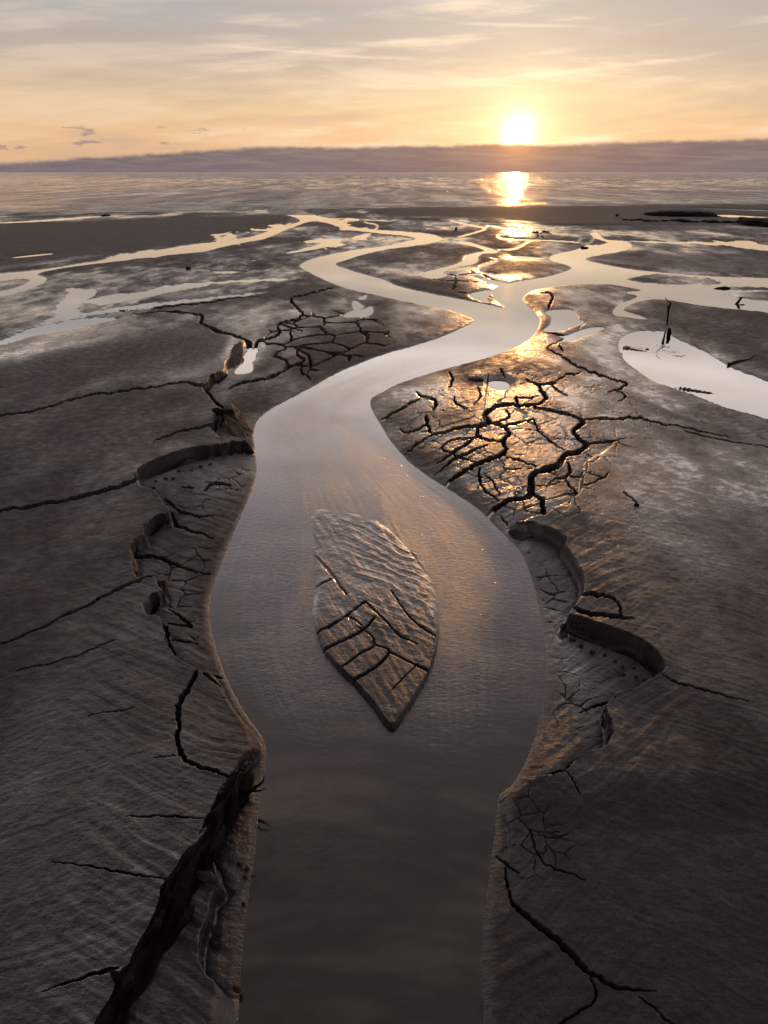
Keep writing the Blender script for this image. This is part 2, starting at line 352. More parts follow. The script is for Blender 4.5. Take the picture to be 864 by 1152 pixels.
# traced cracks
print('cracks')
CN = fbm(GX*.16, GY*.16, 3, 500); CD = fbm(GX*.03, GY*.03, 2, 505)
cutz = np.zeros((NR, NC), np.float32); lipz = np.zeros((NR, NC), np.float32)
for pts, h in CR:
    q = lift(pts, h)
    sp = smooth([(a[0], a[1], a[2]) for a in q], False, 2)
    sp = jag(sp, .16, 1.3, 2) if max(a[2] for a in pts) < 4.4 else sp
    nq = len(sp)-1; el_ = min(6, max(1, nq//4))
    sp = [np.array([v[0], v[1], v[2]*(.5+.5*min(1, min(k_, nq-k_)/el_))]) if max(w_[2] for w_ in pts) < 4.4 else v for k_, v in enumerate(sp)]
    for a, b in zip(sp[:-1], sp[1:]):
        w0, w1 = max(a[2], .35), max(b[2], .35); R = max(w0, w1)*1.8+3
        sl = box(min(a[0], b[0])-R, max(a[0], b[0])+R, min(a[1], b[1])-R, max(a[1], b[1])+R)
        gx = GX[sl]-a[0]; g2 = GY[sl]-a[1]
        if gx.size == 0: continue
        dx, dy = b[0]-a[0], b[1]-a[1]; L = dx*dx+dy*dy+1e-9
        t = np.clip((gx*dx+g2*dy)/L, 0, 1); d = np.hypot(gx-t*dx, (g2-t*dy)*1.12)
        w = (w0+(w1-w0)*t)*(.84 if max(w0, w1) < 4.4 else .95)+.25; w = w*(1+(.55 if max(w0, w1) < 4.4 else .08)*CN[sl])
        m = w*T[sl]/F
        dep = np.clip(5.5*m, .02, .15)*(1+.6*CD[sl])
        cutz[sl] = np.maximum(cutz[sl], dep*(1-sst(.72, 1.02, d/w)))
        lipz[sl] = np.maximum(lipz[sl], .03*dep*np.exp(-np.clip(d/w-1, 0, 9)*1.2))
Z = Z+(lipz-cutz)*sst(-.01, .03, sd)

# fine shrinkage networks
def voro(sl, fx, fy, seed, warp=.25):
    x = X[sl]; y = Y[sl]
    x = x+warp*fbm(x*1.3*fx, y*1.3*fy, 3, seed+5)/fx; y = y+warp*fbm(x*1.1*fx, y*1.1*fy, 3, seed+9)/fy
    u = x*fx; v = y*fy; ui = np.floor(u); vi = np.floor(v)
    f1 = np.full(u.shape, 9.); f2 = np.full(u.shape, 9.)
    for i in (-1, 0, 1):
        for j in (-1, 0, 1):
            ci = (ui+i).astype(np.int64); cj = (vi+j).astype(np.int64)
            jx = TAB[(ci*7+seed) & 255, (cj*13+5) & 255]; jy = TAB[(ci*11+90) & 255, (cj*3+seed*2) & 255]
            d = np.hypot(ci+jx-u, cj+jy-v)
            f2 = np.minimum(f2, np.maximum(f1, d)); f1 = np.minimum(f1, d)
    return f2-f1
def network(poly, fx, fy, wpx, depth, seed, seen=.04, fade=25, gate=None):
    pl = smooth(lift(poly, seen), True, 4); m = inside(pl); d = dist(pl, fade, True)
    msk = np.where(m, sst(0, fade, d), 0)
    jj = np.where(m.any(1))[0]; ii = np.where(m.any(0))[0]
    sl = (slice(jj[0], jj[-1]+1), slice(ii[0], ii[-1]+1))
    e = voro(sl, fx, fy, seed)
    width = wpx*T[sl]/F*max(fx, fy)*.9
    g = 1.0 if gate is None else sst(gate, gate+.25, fbm(X[sl]*1.7, Y[sl]*1.7, 3, seed+50))
    global Z
    Z[sl] = Z[sl]-depth*(1-sst(width*.3, width*1.1, e))*msk[sl]*g*sst(.01, .06, sd[sl])
network([(432,445),(470,430),(560,405),(640,395),(720,430),(760,480),(690,545),(660,600),(600,600),(560,590),(500,545),(440,500)], 2.6, 1.7, 1.2, .013, 11, gate=-.25)
network([(432,445),(470,430),(560,405),(640,395),(720,430),(700,520),(640,560),(600,600),(560,590),(500,545),(440,500)], 7, 4.5, 1.1, .006, 19, gate=-.1)
network([(296,380),(330,356),(380,348),(415,352),(440,375),(430,395),(380,412),(335,425),(310,410)], 1.7, .95, 3.4, .11, 23, .02, 7)
network([(478,314),(500,306),(545,303),(560,312),(548,326),(566,338),(540,337),(510,328)], .95, .5, 2.6, .09, 27, .02, 4)
network([(565,590),(640,640),(648,680),(625,720),(700,745),(715,765),(680,790),(640,860),(575,885),(612,820),(615,720)], 6, 5, 1.6, .012, 33, gate=-.2)
network([(180,565),(282,500),(285,560),(240,650),(245,740),(290,820),(270,820),(200,720),(160,640)], 5, 4, 1.6, .012, 37, gate=0)
network([(740,400),(800,380),(980,400),(980,460),(864,425),(790,395)], 2.4, 1.6, 1.4, .014, 43, gate=-.1)
network([(760,440),(830,466),(960,500),(960,560),(800,500),(720,465)], 2.6, 1.8, 1.4, .014, 47, gate=-.1)
network([(560,900),(600,880),(660,960),(600,1000),(565,970)], 9, 8, 1.5, .008, 53)
network([(300,395),(430,300),(330,300),(250,330),(60,370),(240,400)], 1.1, .9, .8, .008, 57, gate=.1)

# shore
shore = np.interp(cols, [-3000, -60, 0, 216, 432, 648, 864, 950, 3500], [262, 243, 240.5, 237.2, 233.5, 230.6, 229, 228.6, 222])
sh = GY-shore[None, :]+.5*fbm(X*.05, Y*.05, 3, 71)       # + = landward (px)
Z = np.where(sh > 0, Z, 0)+np.where(sh > 0, 0, -.03+sh*.02)
beach = sst(0, 4, sh)
sb = inside([(420,236),(600,232),(980,231),(980,252),(820,254),(640,254),(560,251),(440,246)])
Z = Z+np.where(sb & (sd > .3), .05*sst(.3, 1.5, sd), 0)
Z = np.where((sh > 0) & (sh < 4) & (sd > .2), np.maximum(Z, .01)*beach+.012*(1-beach), Z)

# ------------------------------------------------------------------ wetness of the mud (a film of water lies on the low parts)
wn = fbm(X*.5, Y*.25, 5, 201); wn2 = fbm(X*3, Y*1.5, 4, 207)
WET = .36+.75*wn+.30*wn2+.12*sst(5, 9, Y)-.10*sst(12, 22, Y)
WET = np.maximum(WET, .72-sd*(8-5*far))
def zoneset(poly, val, k=.8, soft=20, noise=.3):
    global WET
    pl = smooth(poly, True, 4); m = inside(pl); d = dist(pl, soft, True)
    w = np.where(m, sst(0, soft, d+wn2*soft*.5), 0)*k
    WET = WET*(1-w)+(val+noise*wn2*.6+noise*wn*.5)*w
zoneset([(-200,262),(0,252),(110,246),(300,240),(326,250),(300,259),(200,277),(0,304),(-200,325)], .05, 1, 5, .1)
zoneset([(420,234),(600,231),(980,230),(980,252),(820,256),(640,256),(560,249),(440,246)], .08, 1, 4, .15)
zoneset([(650,291),(700,284),(864,288),(980,290),(980,310),(864,311),(740,305)], .3, .9, 7, .25)
zoneset([(560,293),(600,293),(640,301),(600,309),(545,313),(548,300)], .25, .9, 6, .2)
zoneset([(733,338),(864,353),(980,370),(980,430),(864,425),(780,385),(720,368)], .3, .8, 12, .3)
zoneset([(-200,460),(0,410),(120,385),(225,368),(262,385),(235,425),(100,440),(0,462)], .18, .85, 16, .2)
zoneset([(-200,500),(0,485),(220,445),(250,470),(150,525),(0,560)], .3, .7, 20, .3)
zoneset([(-60,325),(120,300),(345,300),(300,330),(60,358),(-60,385)], .62, .9, 10, .6)
zoneset([(-60,355),(60,365),(170,352),(120,385),(-60,420)], .55, .8, 12, .5)
zoneset([(640,370),(700,365),(696,400),(760,440),(700,430),(650,400)], .85, .7, 14, .5)
zoneset([(430,400),(560,405),(640,400),(690,440),(690,540),(640,600),(560,590),(430,460)], .72, .8, 22, .5)
WET = np.clip(WET, 0, 1)

def grid_mesh(name, X, Y, Z, mask=None):
    r, c = X.shape
    co = np.stack([X, Y, Z], -1).reshape(-1, 3).astype(np.float32)
    idx = np.arange(r*c).reshape(r, c)
    f = np.stack([idx[:-1, :-1], idx[:-1, 1:], idx[1:, 1:], idx[1:, :-1]], -1).reshape(-1, 4)
    if mask is not None:
        k = mask[:-1, :-1] & mask[:-1, 1:] & mask[1:, 1:] & mask[1:, :-1]
        f = f[k.reshape(-1)]
        used = np.unique(f); mp = np.full(r*c, -1); mp[used] = np.arange(len(used)); co = co[used]; f = mp[f]
    else: used = None
    me = bpy.data.meshes.new(name)
    me.vertices.add(len(co)); me.vertices.foreach_set('co', co.reshape(-1))
    me.loops.add(f.size); me.loops.foreach_set('vertex_index', f.reshape(-1).astype(np.int32))
    me.polygons.add(len(f)); me.polygons.foreach_set('loop_start', (np.arange(len(f))*4).astype(np.int32))
    me.update(calc_edges=True)
    nn = np.empty(len(f)*3, np.float32); me.polygons.foreach_get('normal', nn)
    me.shade_smooth(); me.polygons.foreach_set('use_smooth', nn.reshape(-1, 3)[:, 2] > .86)
    o = bpy.data.objects.new(name, me); COL.objects.link(o)
    return o, used
def fattr(o, name, v, used=None):
    v = np.asarray(v, np.float32).reshape(-1)
    if used is not None: v = v[used]
    a = o.data.attributes.new(name, 'FLOAT', 'POINT'); a.data.foreach_set('value', v)

# ------------------------------------------------------------------ materials
def newmat(n):
    m = bpy.data.materials.new(n); m.use_nodes = True; nt = m.node_tree
    b = nt.nodes['Principled BSDF']; return m, nt, b
class N:
    def __init__(s, nt): s.nt = nt
    def n(s, t, **k):
        x = s.nt.nodes.new(t)
        for a, b in k.items(): setattr(x, a, b)
        return x
    def l(s, a, b): s.nt.links.new(a, b)
    def put(s, v, sock):
        if hasattr(v, 'links') or hasattr(v, 'is_linked'): s.l(v, sock)
        else: sock.default_value = v
    def math(s, op, a, b=0, c=0, clamp=False):
        x = s.n('ShaderNodeMath', operation=op, use_clamp=clamp)
        s.put(a, x.inputs[0]); s.put(b, x.inputs[1]); s.put(c, x.inputs[2]); return x.outputs[0]
    def noise(s, vec, scale, det=4, rough=.5, dist=0.):
        x = s.n('ShaderNodeTexNoise'); s.l(vec, x.inputs['Vector']); x.inputs['Scale'].default_value = scale
        x.inputs['Detail'].default_value = det; x.inputs['Roughness'].default_value = rough; x.inputs['Distortion'].default_value = dist
        return x.outputs[0]
    def mapr(s, v, a, b, c, d, smooth=True):
        x = s.n('ShaderNodeMapRange', interpolation_type='SMOOTHSTEP' if smooth else 'LINEAR'); s.put(v, x.inputs[0])
        for i, q in enumerate((a, b, c, d)): s.put(q, x.inputs[i+1])
        return x.outputs[0]
    def mix(s, f, a, b, mode='MIX'):
        x = s.n('ShaderNodeMix', data_type='RGBA', blend_type=mode); s.put(f, x.inputs[0])
        for v, k in ((a, 6), (b, 7)):
            if isinstance(v, tuple): x.inputs[k].default_value = v if len(v) == 4 else v+(1,)
            else: s.l(v, x.inputs[k])
        return x.outputs[2]
    def mapping(s, vec, sc=(1, 1, 1), rot=(0, 0, 0)):
        x = s.n('ShaderNodeMapping'); s.l(vec, x.inputs[0]); x.inputs['Scale'].default_value = sc; x.inputs['Rotation'].default_value = rot; return x.outputs[0]
    def bump(s, h, st, d, nrm=None):
        x = s.n('ShaderNodeBump'); x.inputs['Strength'].default_value = st if not hasattr(st, 'links') else 1
        if hasattr(st, 'links'): s.l(st, x.inputs['Strength'])
        x.inputs['Distance'].default_value = d; s.l(h, x.inputs['Height'])
        if nrm is not None: s.l(nrm, x.inputs['Normal'])
        return x.outputs[0]

def mud_material(name, fixed_wet=None, dark=1.0):
    m, nt, b = newmat(name); g = N(nt)
    geo = g.n('ShaderNodeNewGeometry').outputs['Position']
    if fixed_wet is None: w = g.n('ShaderNodeAttribute', attribute_name='wet').outputs['Fac']
    else:
        v = g.n('ShaderNodeValue'); v.outputs[0].default_value = fixed_wet; w = v.outputs[0]
    big = g.noise(geo, 1.1, 4, .6); mid = g.noise(geo, 9, 4, .62); fine = g.noise(geo, 90, 3, .6)
    streakv = g.mapping(geo, (1.2, 9, 1), (0, 0, math.radians(-20))); stn = g.noise(streakv, 1.6, 4, .6, .4)
    d = dark
    c = g.mix(g.mapr(big, .3, .7, 0, 1), (.033*d, .025*d, .026*d), (.060*d, .0455*d, .0455*d))
    c = g.mix(g.mapr(stn, .35, .7, 0, .35), c, (.026*d, .022*d, .022*d))
    c = g.mix(g.mapr(mid, .45, .75, 0, .5), c, (.077*d, .059*d, .057*d))
    c = g.mix(g.math('MULTIPLY', w, .55), c, (.026*d, .024*d, .025*d))
    g.l(c, b.inputs['Base Color'])
    r0 = g.mapr(w, 0, 1, .74, .15)
    rr = g.math('ADD', r0, g.mapr(mid, .3, .7, -.12, .12)); rr = g.math('ADD', rr, g.mapr(fine, .3, .7, -.10, .10))
    g.l(g.math('MAXIMUM', rr, .1), b.inputs['Roughness'])
    g.l(g.mapr(w, 0, 1, .75, 1), b.inputs['Specular IOR Level'])
    film = g.mapr(g.math('ADD', w, g.mapr(mid, .3, .7, -.16, .16)), .64, .98, 0, 1)
    g.l(film, b.inputs['Coat Weight']); b.inputs['Coat IOR'].default_value = 1.7; b.inputs['Coat Roughness'].default_value = .07
    h1 = g.noise(geo, 46, 5, .70); h2 = g.noise(g.mapping(geo, (2, 13, 3), (0, 0, math.radians(24))), 4, 5, .65, .6)
    grain = g.noise(geo, 260, 2, .6)
    n = g.bump(h2, .2, .02); n = g.bump(h1, .4, .006, n); n = g.bump(fine, .5, .004, n); n = g.bump(grain, .6, .0025, n)
    g.l(n, b.inputs['Normal'])
    return m
MUD = mud_material('wet_mud')

print('meshes')
ground, _ = grid_mesh('ground', X, Y, Z); ground.data.materials.append(MUD); ground['kind'] = 'structure'
fattr(ground, 'wet', WET)

# ------------------------------------------------------------------ channel water: flow coordinates follow the banks
CL = [(650,300,20),(600,325,18),(585,352,20),(560,385,24),(470,408,26),(400,432,30),(350,465,55),(360,500,76),(386,540,100),(412,590,144),(424,650,180),(424,700,186),(432,750,182),(442,800,167),(447,850,147),(425,900,133),(415,1000,133),(405,1152,137),(400,1500,145)]
cs = smooth(CL, False, 6)
r0 = np.searchsorted(RY, P(CX, 1500)[1]); 
sr = [i for i in range(0, NR, 2) if RY[i] < 60.0]+[]
cc = list(range(0, NC, 2))
WX, WY = X[np.ix_(sr, cc)].copy(), Y[np.ix_(sr, cc)].copy(); WX[-1] *= 60.0/WY[-1]; WY[-1] = 60.0
px, py = GX[np.ix_(sr, cc)], GY[np.ix_(sr, cc)]
best = np.full(px.shape, 1e9); U = np.zeros(px.shape); V = np.zeros(px.shape); acc = 0
for a, b in zip(cs[:-1], cs[1:]):
    (xa, ya), (xb, yb) = P(a[0], a[1]), P(b[0], b[1]); dx, dy = xb-xa, yb-ya; L = math.hypot(dx, dy)
    t = np.clip(((WX-xa)*dx+(WY-ya)*dy)/(L*L), 0, 1); ex, ey = WX-xa-t*dx, WY-ya-t*dy; d = np.hypot(ex, ey)
    hw = (a[2]+(b[2]-a[2])*t)*((ya+(yb-ya)*t)*CP+H*SP)/F
    k = d < best; best = np.where(k, d, best); U = np.where(k, acc+t*L, U); V = np.where(k, np.sign(dx*ey-dy*ex)*d/np.maximum(hw, .1), V); acc += L
wmask = ((sd < .10+4*T/F) | (cut > .01))[np.ix_(sr, cc)]; wmask[0] = True
stream, su = grid_mesh('stream_water', WX, WY, np.zeros(WX.shape), wmask); stream['kind'] = 'structure'
fattr(stream, 'flow_u', U, su); fattr(stream, 'flow_v', V, su)
calm = .95*sst(720, 880, py)+1.15*(1-sst(385, 480, py)); fattr(stream, 'rip', np.clip(1-.85*calm, .03, 1)*(1-.6*sst(.35, 1.0, np.abs(V)))*(1-.9*sst(1.2, 1.6, np.abs(V))), su)
m, nt, b = newmat('silty_water'); g = N(nt)
geo = g.n('ShaderNodeNewGeometry').outputs['Position']
fu = g.n('ShaderNodeAttribute', attribute_name='flow_u').outputs['Fac']; fv = g.n('ShaderNodeAttribute', attribute_name='flow_v').outputs['Fac']; rp = g.n('ShaderNodeAttribute', attribute_name='rip').outputs['Fac']
cv = g.n('ShaderNodeCombineXYZ'); g.l(fu, cv.inputs[0]); g.l(fv, cv.inputs[1])
wob = g.noise(geo, 3, 3); 
lines = g.noise(g.mapping(cv.outputs[0], (1.6, 24, 1)), 1.0, 7, .68, .6)
chop = g.noise(g.mapping(geo, (1, 1.9, 1), (0, 0, .5)), 17, 5, .62, .6)
big = g.noise(geo, 1.4, 4, .5)
patch = g.mapr(g.noise(g.mapping(cv.outputs[0], (.7, 3, 1)), 1.0, 3, .5), .35, .65, .55, 1)
c = g.mix(big, (.019, .0125, .0125), (.028, .019, .019)); g.l(c, b.inputs['Base Color'])
g.l(g.math('ADD', g.math('MULTIPLY', rp, .07), .05), b.inputs['Roughness'])
b.inputs['IOR'].default_value = 1.75; b.inputs['Specular IOR Level'].default_value = .8; b.inputs['Coat Weight'].default_value = 1; b.inputs['Coat Roughness'].default_value = .045; b.inputs['Coat IOR'].default_value = 1.6
st = g.math('MULTIPLY', rp, patch)
chop2 = g.noise(g.mapping(geo, (1, 1.6, 1), (0, 0, -.6)), 75, 3, .6, .4)
n = g.bump(lines, g.math('MULTIPLY', st, .9), .014); n = g.bump(chop, g.math('MULTIPLY', st, 1.0), .0085, n); n = g.bump(chop2, g.math('MULTIPLY', st, .8), .0022, n)
g.l(n, b.inputs['Normal'])
stream.data.materials.append(m)

# ------------------------------------------------------------------ sea
srow = [60.0]; y = 241.0
while y > 194.5:
    Yw = P(CX, y)[1]
    if Yw > 60.2: srow.append(Yw)
    y -= .22
srow += [9000, 20000, 60000]
srow = np.array(srow); scol = np.array([2*(-20)-v for v in spread(-20, 1.5, 26, 1.2)][::-1]+list(np.arange(-20, 885, 1.5))+spread(885, 1.5, 26, 1.2))
SW = srow*CP+H*SP
SX = ((scol-CX)/F)[None, :]*SW[:, None]; SY = np.repeat(srow[:, None], len(scol), 1)
spx = np.repeat(scol[None, :], len(srow), 0); spy = CY-F*(SY*SP-H*CP)/(SY*CP+H*SP)
shs = np.interp(scol, [-3000, -60, 0, 216, 432, 648, 864, 950, 3500], [262, 243, 240.5, 237.2, 233.5, 230.6, 229, 228.6, 222])[None, :]-spy   # px seaward
amp = np.clip((SY-66)/200, 0, 1)
SZ = amp*.45*fbm(SX*.12, SY*.055, 5, 301)*(SY < 1500)
foam = np.zeros(SX.shape)
for off, hh, wd, ph in ((.9, .03, .5, 0), (3.0, .16, .5, 3), (5.2, .14, .45, 9), (8.5, .10, .5, 14)):
    wav = off+.7*fbm(spx*.012+ph, spx*0+ph, 3, 310)
    pres = 1.0 if off < 2 else sst(-.15, .3, fbm(spx*.016+ph*3, spx*0+1.3, 3, 320))
    r = np.exp(-((shs-wav)/wd)**2)*pres
    SZ = SZ+hh*r; foam = np.maximum(foam, (1. if off < 2 else .5)*np.exp(-((shs-wav+.35)/(wd*.8))**2)*pres)
SZ[0] = 0
sea, _ = grid_mesh('sea', SX, SY, SZ); sea['kind'] = 'structure'; fattr(sea, 'foam', foam)
m, nt, b = newmat('sea_water'); g = N(nt)
geo = g.n('ShaderNodeNewGeometry').outputs['Position']; fo = g.n('ShaderNodeAttribute', attribute_name='foam').outputs['Fac']
g.l(g.mix(g.math('MULTIPLY', fo, .8), (.13, .18, .23), (.60, .57, .55)), b.inputs['Base Color'])
b.inputs['IOR'].default_value = 1.34
g.l(g.math('ADD', .055, g.math('MULTIPLY', fo, .5)), b.inputs['Roughness'])
gu = g.noise(g.mapping(geo, (.30, .035, 1)), 1.0, 4, .6, .3); gu2 = g.noise(g.mapping(geo, (.07, .007, 1)), 1.0, 4, .6, .3)
gus = g.math('MULTIPLY', g.mapr(gu, .38, .62, .25, 1), g.mapr(gu2, .35, .65, .4, 1))
w1 = g.noise(g.mapping(geo, (.10, .22, 1), (0, 0, .1)), 1.0, 7, .6, .3); w2 = g.noise(g.mapping(geo, (.5, .9, 1), (0, 0, -.2)), 1.0, 5, .6)
n = g.bump(w1, gus, 8.0); n = g.bump(w2, gus, 1.2, n); g.l(n, b.inputs['Normal'])
sea.data.materials.append(m)

# ------------------------------------------------------------------ leaf-shaped mud bar in the channel
LEAF = [(343,662),(343,686),(351,711),(360,731),(375,748),(393,765),(416,790),(440,819),(463,793),(484,757),(494,730),(500,698),(500,670),(495,644),(484,621),(469,599),(449,580),(430,568),(403,561),(378,553),(350,556),(335,575),(335,610),(339,640)]
def leafbar():
    pl = jag(smooth(lift(LEAF, .02), True, 5), .06, .6, 1, True)
    m = inside(pl)
    d = dist(pl, 40, True); s = np.where(m, d, -d)
    sl = box(325, 515, 540, 830)
    sX, sY, sd_, m_, px, py = X[sl], Y[sl], s[sl], m[sl], GX[sl], GY[sl]
    rise = sst(600, 800, py); mid0 = 372+(py-560)*.30
    tipw = 1.5+26*(1-sst(640, 760, py))
    base = .003+.005*sst(600, 680, py)+.032*rise
    # ribs: fan from the mid line out to the right-hand rim
    mid = 372+(py-560)*.30
    q = (py-560)-.55*(px-mid)+10*fbm(px*.02, py*.02, 3, 400)
    q2 = (py-560)+.35*(px-mid)
    rib = np.abs(((q/10.5) % 1)-.5)*2; rib2 = np.abs(((q/4.4+.3*fbm(px*.05, py*.05, 2, 405)) % 1)-.5)*2
    right = sst(-26, 10, px-mid+8*fbm(px*.03, py*.03, 2, 407))*(1-sst(700, 750, py))
    right = right*(.55+.6*fbm(px*.02, q*.12, 3, 409))
    z = base+right*(.0065*(rib**1.6)+.004*rib2)*sst(545, 620, py)+.004*fbm(sX*8, sY*8, 4, 411)+.0015*fbm(sX*40, sY*40, 2, 412)
    z = z+.005*fbm((px*.5+py)*.03, (px-py*.6)*.16, 3, 413)
    cut = np.zeros(px.shape)
    for pts in ([(349,711,1.2),(375,699,1.1),(411,673,.9)], [(359,731,1.4),(385,718,1.5),(409,705,1.4),(422,691,.8)], [(385,748,.8),(403,734,1),(420,724,1),(418,712,.6),(404,703,.4)], [(392,765,1.6),(419,751,1.6),(438,731,1),(420,722,.5)],
                [(438,731,.6),(462,743,.8),(485,754,1.8)], [(345,661,.9),(372,647,1)], [(354,621,.7),(367,634,1),(390,665,.8)], [(411,673,.6),(428,690,.7),(450,712,.6),(470,722,.4)], [(440,660,.6),(462,692,.7),(490,712,.8)],
                [(370,700,.3),(392,690,.5),(408,702,.4)], [(440,775,.3),(455,760,.5),(470,745,.4)], [(400,560,.3),(450,600,.5),(480,640,.4)]):
        sp = jag(smooth(lift(pts, .05), False, 4), .1, .8, 1)
        for a, b in zip(sp[:-1], sp[1:]):
            dx, dy = b[0]-a[0], b[1]-a[1]; L = dx*dx+dy*dy+1e-9
            t = np.clip(((px-a[0])*dx+(py-a[1])*dy)/L, 0, 1); dd = np.hypot(px-a[0]-t*dx, py-a[1]-t*dy)
            w = a[2]+(b[2]-a[2])*t+.2
            cut = np.maximum(cut, (.014+.028*w)*(1-sst(.4, 1.1, dd/w)))
    edge = sst(-1.0, 1.0, (sd_-1.2)/tipw*2-.6)
    z = (z-np.minimum(cut, .07))*edge-.03*(1-edge)
    keep = sd_ > -3
    o, used = grid_mesh('mud_bar', sX, sY, z, keep)
    fattr(o, 'wet', np.clip(1.08-.5*sst(620, 750, py)+.15*fbm(sX*5, sY*5, 3, 420), 0, 1), used)
    o.data.materials.append(MUD); return o
leaf = leafbar(); leaf['label'] = 'leaf-shaped bar of ribbed, cracked mud rising from the middle of the channel'; leaf['category'] = 'mud bar'

# ------------------------------------------------------------------ height lookup
def gz(x, y):
    j = int(np.clip(np.searchsorted(RY, y), 1, NR-1)); i = int(np.clip(np.searchsorted(S, x/RW[j]), 1, NC-1))
    return float(Z[j, i])
def simple_mat(name, c1, c2, scale, rough, bump=.5, dist=.01, stretch=(1, 1, 1), spec=.3):
    m, nt, b = newmat(name); g = N(nt)
    oc = g.n('ShaderNodeTexCoord').outputs['Object']; mp = g.mapping(oc, stretch)
    a = g.noise(mp, scale, 7, .65); f = g.noise(mp, scale*6, 5, .6)
    c = g.mix(g.mapr(a, .32, .68, 0, 1), c1, c2); c = g.mix(g.mapr(f, .4, .75, 0, .5), c, tuple(v*.5 for v in c1))
    g.l(c, b.inputs['Base Color']); b.inputs['Roughness'].default_value = rough; b.inputs['Specular IOR Level'].default_value = spec
    g.l(g.bump(f, bump*.7, dist*.4, g.bump(a, bump, dist)), b.inputs['Normal']); return m
M_BARK = simple_mat('dark_bark', (.007, .0055, .005), (.022, .016, .012), 16, .85, 1.0, .03, spec=.12)
M_WOOD = simple_mat('weathered_wood', (.03, .02, .014), (.07, .045, .03), 30, .75, .6, .006)
M_CLAY = simple_mat('tan_clay', (.07, .044, .027), (.14, .088, .052), 12, .6, .8, .012, (1, 1, 3))
M_CLOD = simple_mat('mud_clod', (.045, .035, .03), (.085, .068, .056), 18, .6, .8, .01)
M_ROCK = simple_mat('dark_rock', (.018, .013, .011), (.040, .028, .022), 2.2, .8, .8, .08)
class V3:
    @staticmethod
    def n(p, s=0):
        x, y, z = p
        return float(vn(np.array([x*1.0+z*.73]), np.array([y+z*1.31]), s)[0]-.5)
def link(name, bm, mat, parent=None, smooth_=True):
    me = bpy.data.meshes.new(name); bm.to_mesh(me); bm.free(); me.materials.append(mat)
    if smooth_: me.shade_smooth()
    o = bpy.data.objects.new(name, me); COL.objects.link(o)
    if parent is not None: o.parent = parent
    return o
def tag(o, label, cat, group=None):
    o['label'] = label; o['category'] = cat
    if group: o['group'] = group
    return o
def empty(name, loc):
    o = bpy.data.objects.new(name, None); o.location = loc; o.empty_display_size = .1; COL.objects.link(o); return o
def tube(pts, rad, seg=16, rough=.12, fur=0., seed=0, cap=.6, step=None):
    """closed tapered limb with an uneven surface; pts are relative to the thing's base"""
    p = smooth([tuple(a)+(r,) for a, r in zip(pts, rad)], False, 6) if len(pts) > 2 else [np.array(tuple(a)+(r,)) for a, r in zip(pts, rad)]
    if step:
        q = []
        for a, b in zip(p[:-1], p[1:]):
            n = max(1, int(np.linalg.norm(b[:3]-a[:3])/step))
            for i in range(n): q.append(a+(b-a)*i/n)
        q.append(p[-1]); p = q
    bm = bmesh.new(); rings = []; L = 0
    for i, a in enumerate(p):
        d = Vector(p[min(i+1, len(p)-1)][:3])-Vector(p[max(i-1, 0)][:3]); d.normalize()
        up = Vector((0, 0, 1)) if abs(d.z) < .9 else Vector((0, 1, 0))
        s = d.cross(up).normalized(); t = s.cross(d)
        if i: L += (Vector(a[:3])-Vector(p[i-1][:3])).length
        ring = []
        for k in range(seg):
            an = 2*math.pi*k/seg; cx, sn = math.cos(an), math.sin(an); r = a[3]
            r *= 1+rough*2*V3.n((cx*1.3+seed, sn*1.3, L/max(rad[0], .004)*.35), seed)+fur*2*V3.n((cx*4+seed*3, sn*4, L/max(rad[0], .004)*.5), seed+9)
            ring.append(bm.verts.new(Vector(a[:3])+s*cx*r+t*sn*r))
        rings.append(ring)
    for a, b in zip(rings[:-1], rings[1:]):
        for k in range(seg): bm.faces.new((a[k], a[(k+1) % seg], b[(k+1) % seg], b[k]))
    for ring, sg, i in ((rings[0], -1, 0), (rings[-1], 1, -1)):
        c = Vector(p[i][:3]); d = (Vector(p[-1][:3])-Vector(p[-2][:3])) if sg > 0 else (Vector(p[1][:3])-Vector(p[0][:3])); d.normalize()
        v = bm.verts.new(c+d*sg*p[i][3]*cap)
        for k in range(seg):
            f = (ring[k], ring[(k+1) % seg], v) if sg > 0 else (ring[(k+1) % seg], ring[k], v); bm.faces.new(f)
    return bm
def blob(sx, sy, sz, seed, sub=3, amp=.35, flat=.0, fr=1.4):
    bm = bmesh.new(); bmesh.ops.create_icosphere(bm, subdivisions=sub, radius=1)
    for v in bm.verts:
        c = v.co.copy(); n = V3.n((c.x*fr+seed*1.7, c.y*fr+seed, c.z*fr), seed % 50)+.5*V3.n((c.x*fr*2.6, c.y*fr*2.6+seed, c.z*fr*2.6), seed % 50+3)+.25*V3.n((c.x*fr*6, c.y*fr*6+seed, c.z*fr*6), seed % 50+5)
        c *= 1+amp*2*n
        c.x = math.copysign(abs(c.x)**.85, c.x); c.y = math.copysign(abs(c.y)**.85, c.y)
        if flat: c.z = min(c.z, 1-flat+.12*n)
        v.co = Vector((c.x*sx, c.y*sy, c.z*sz))
    return bm
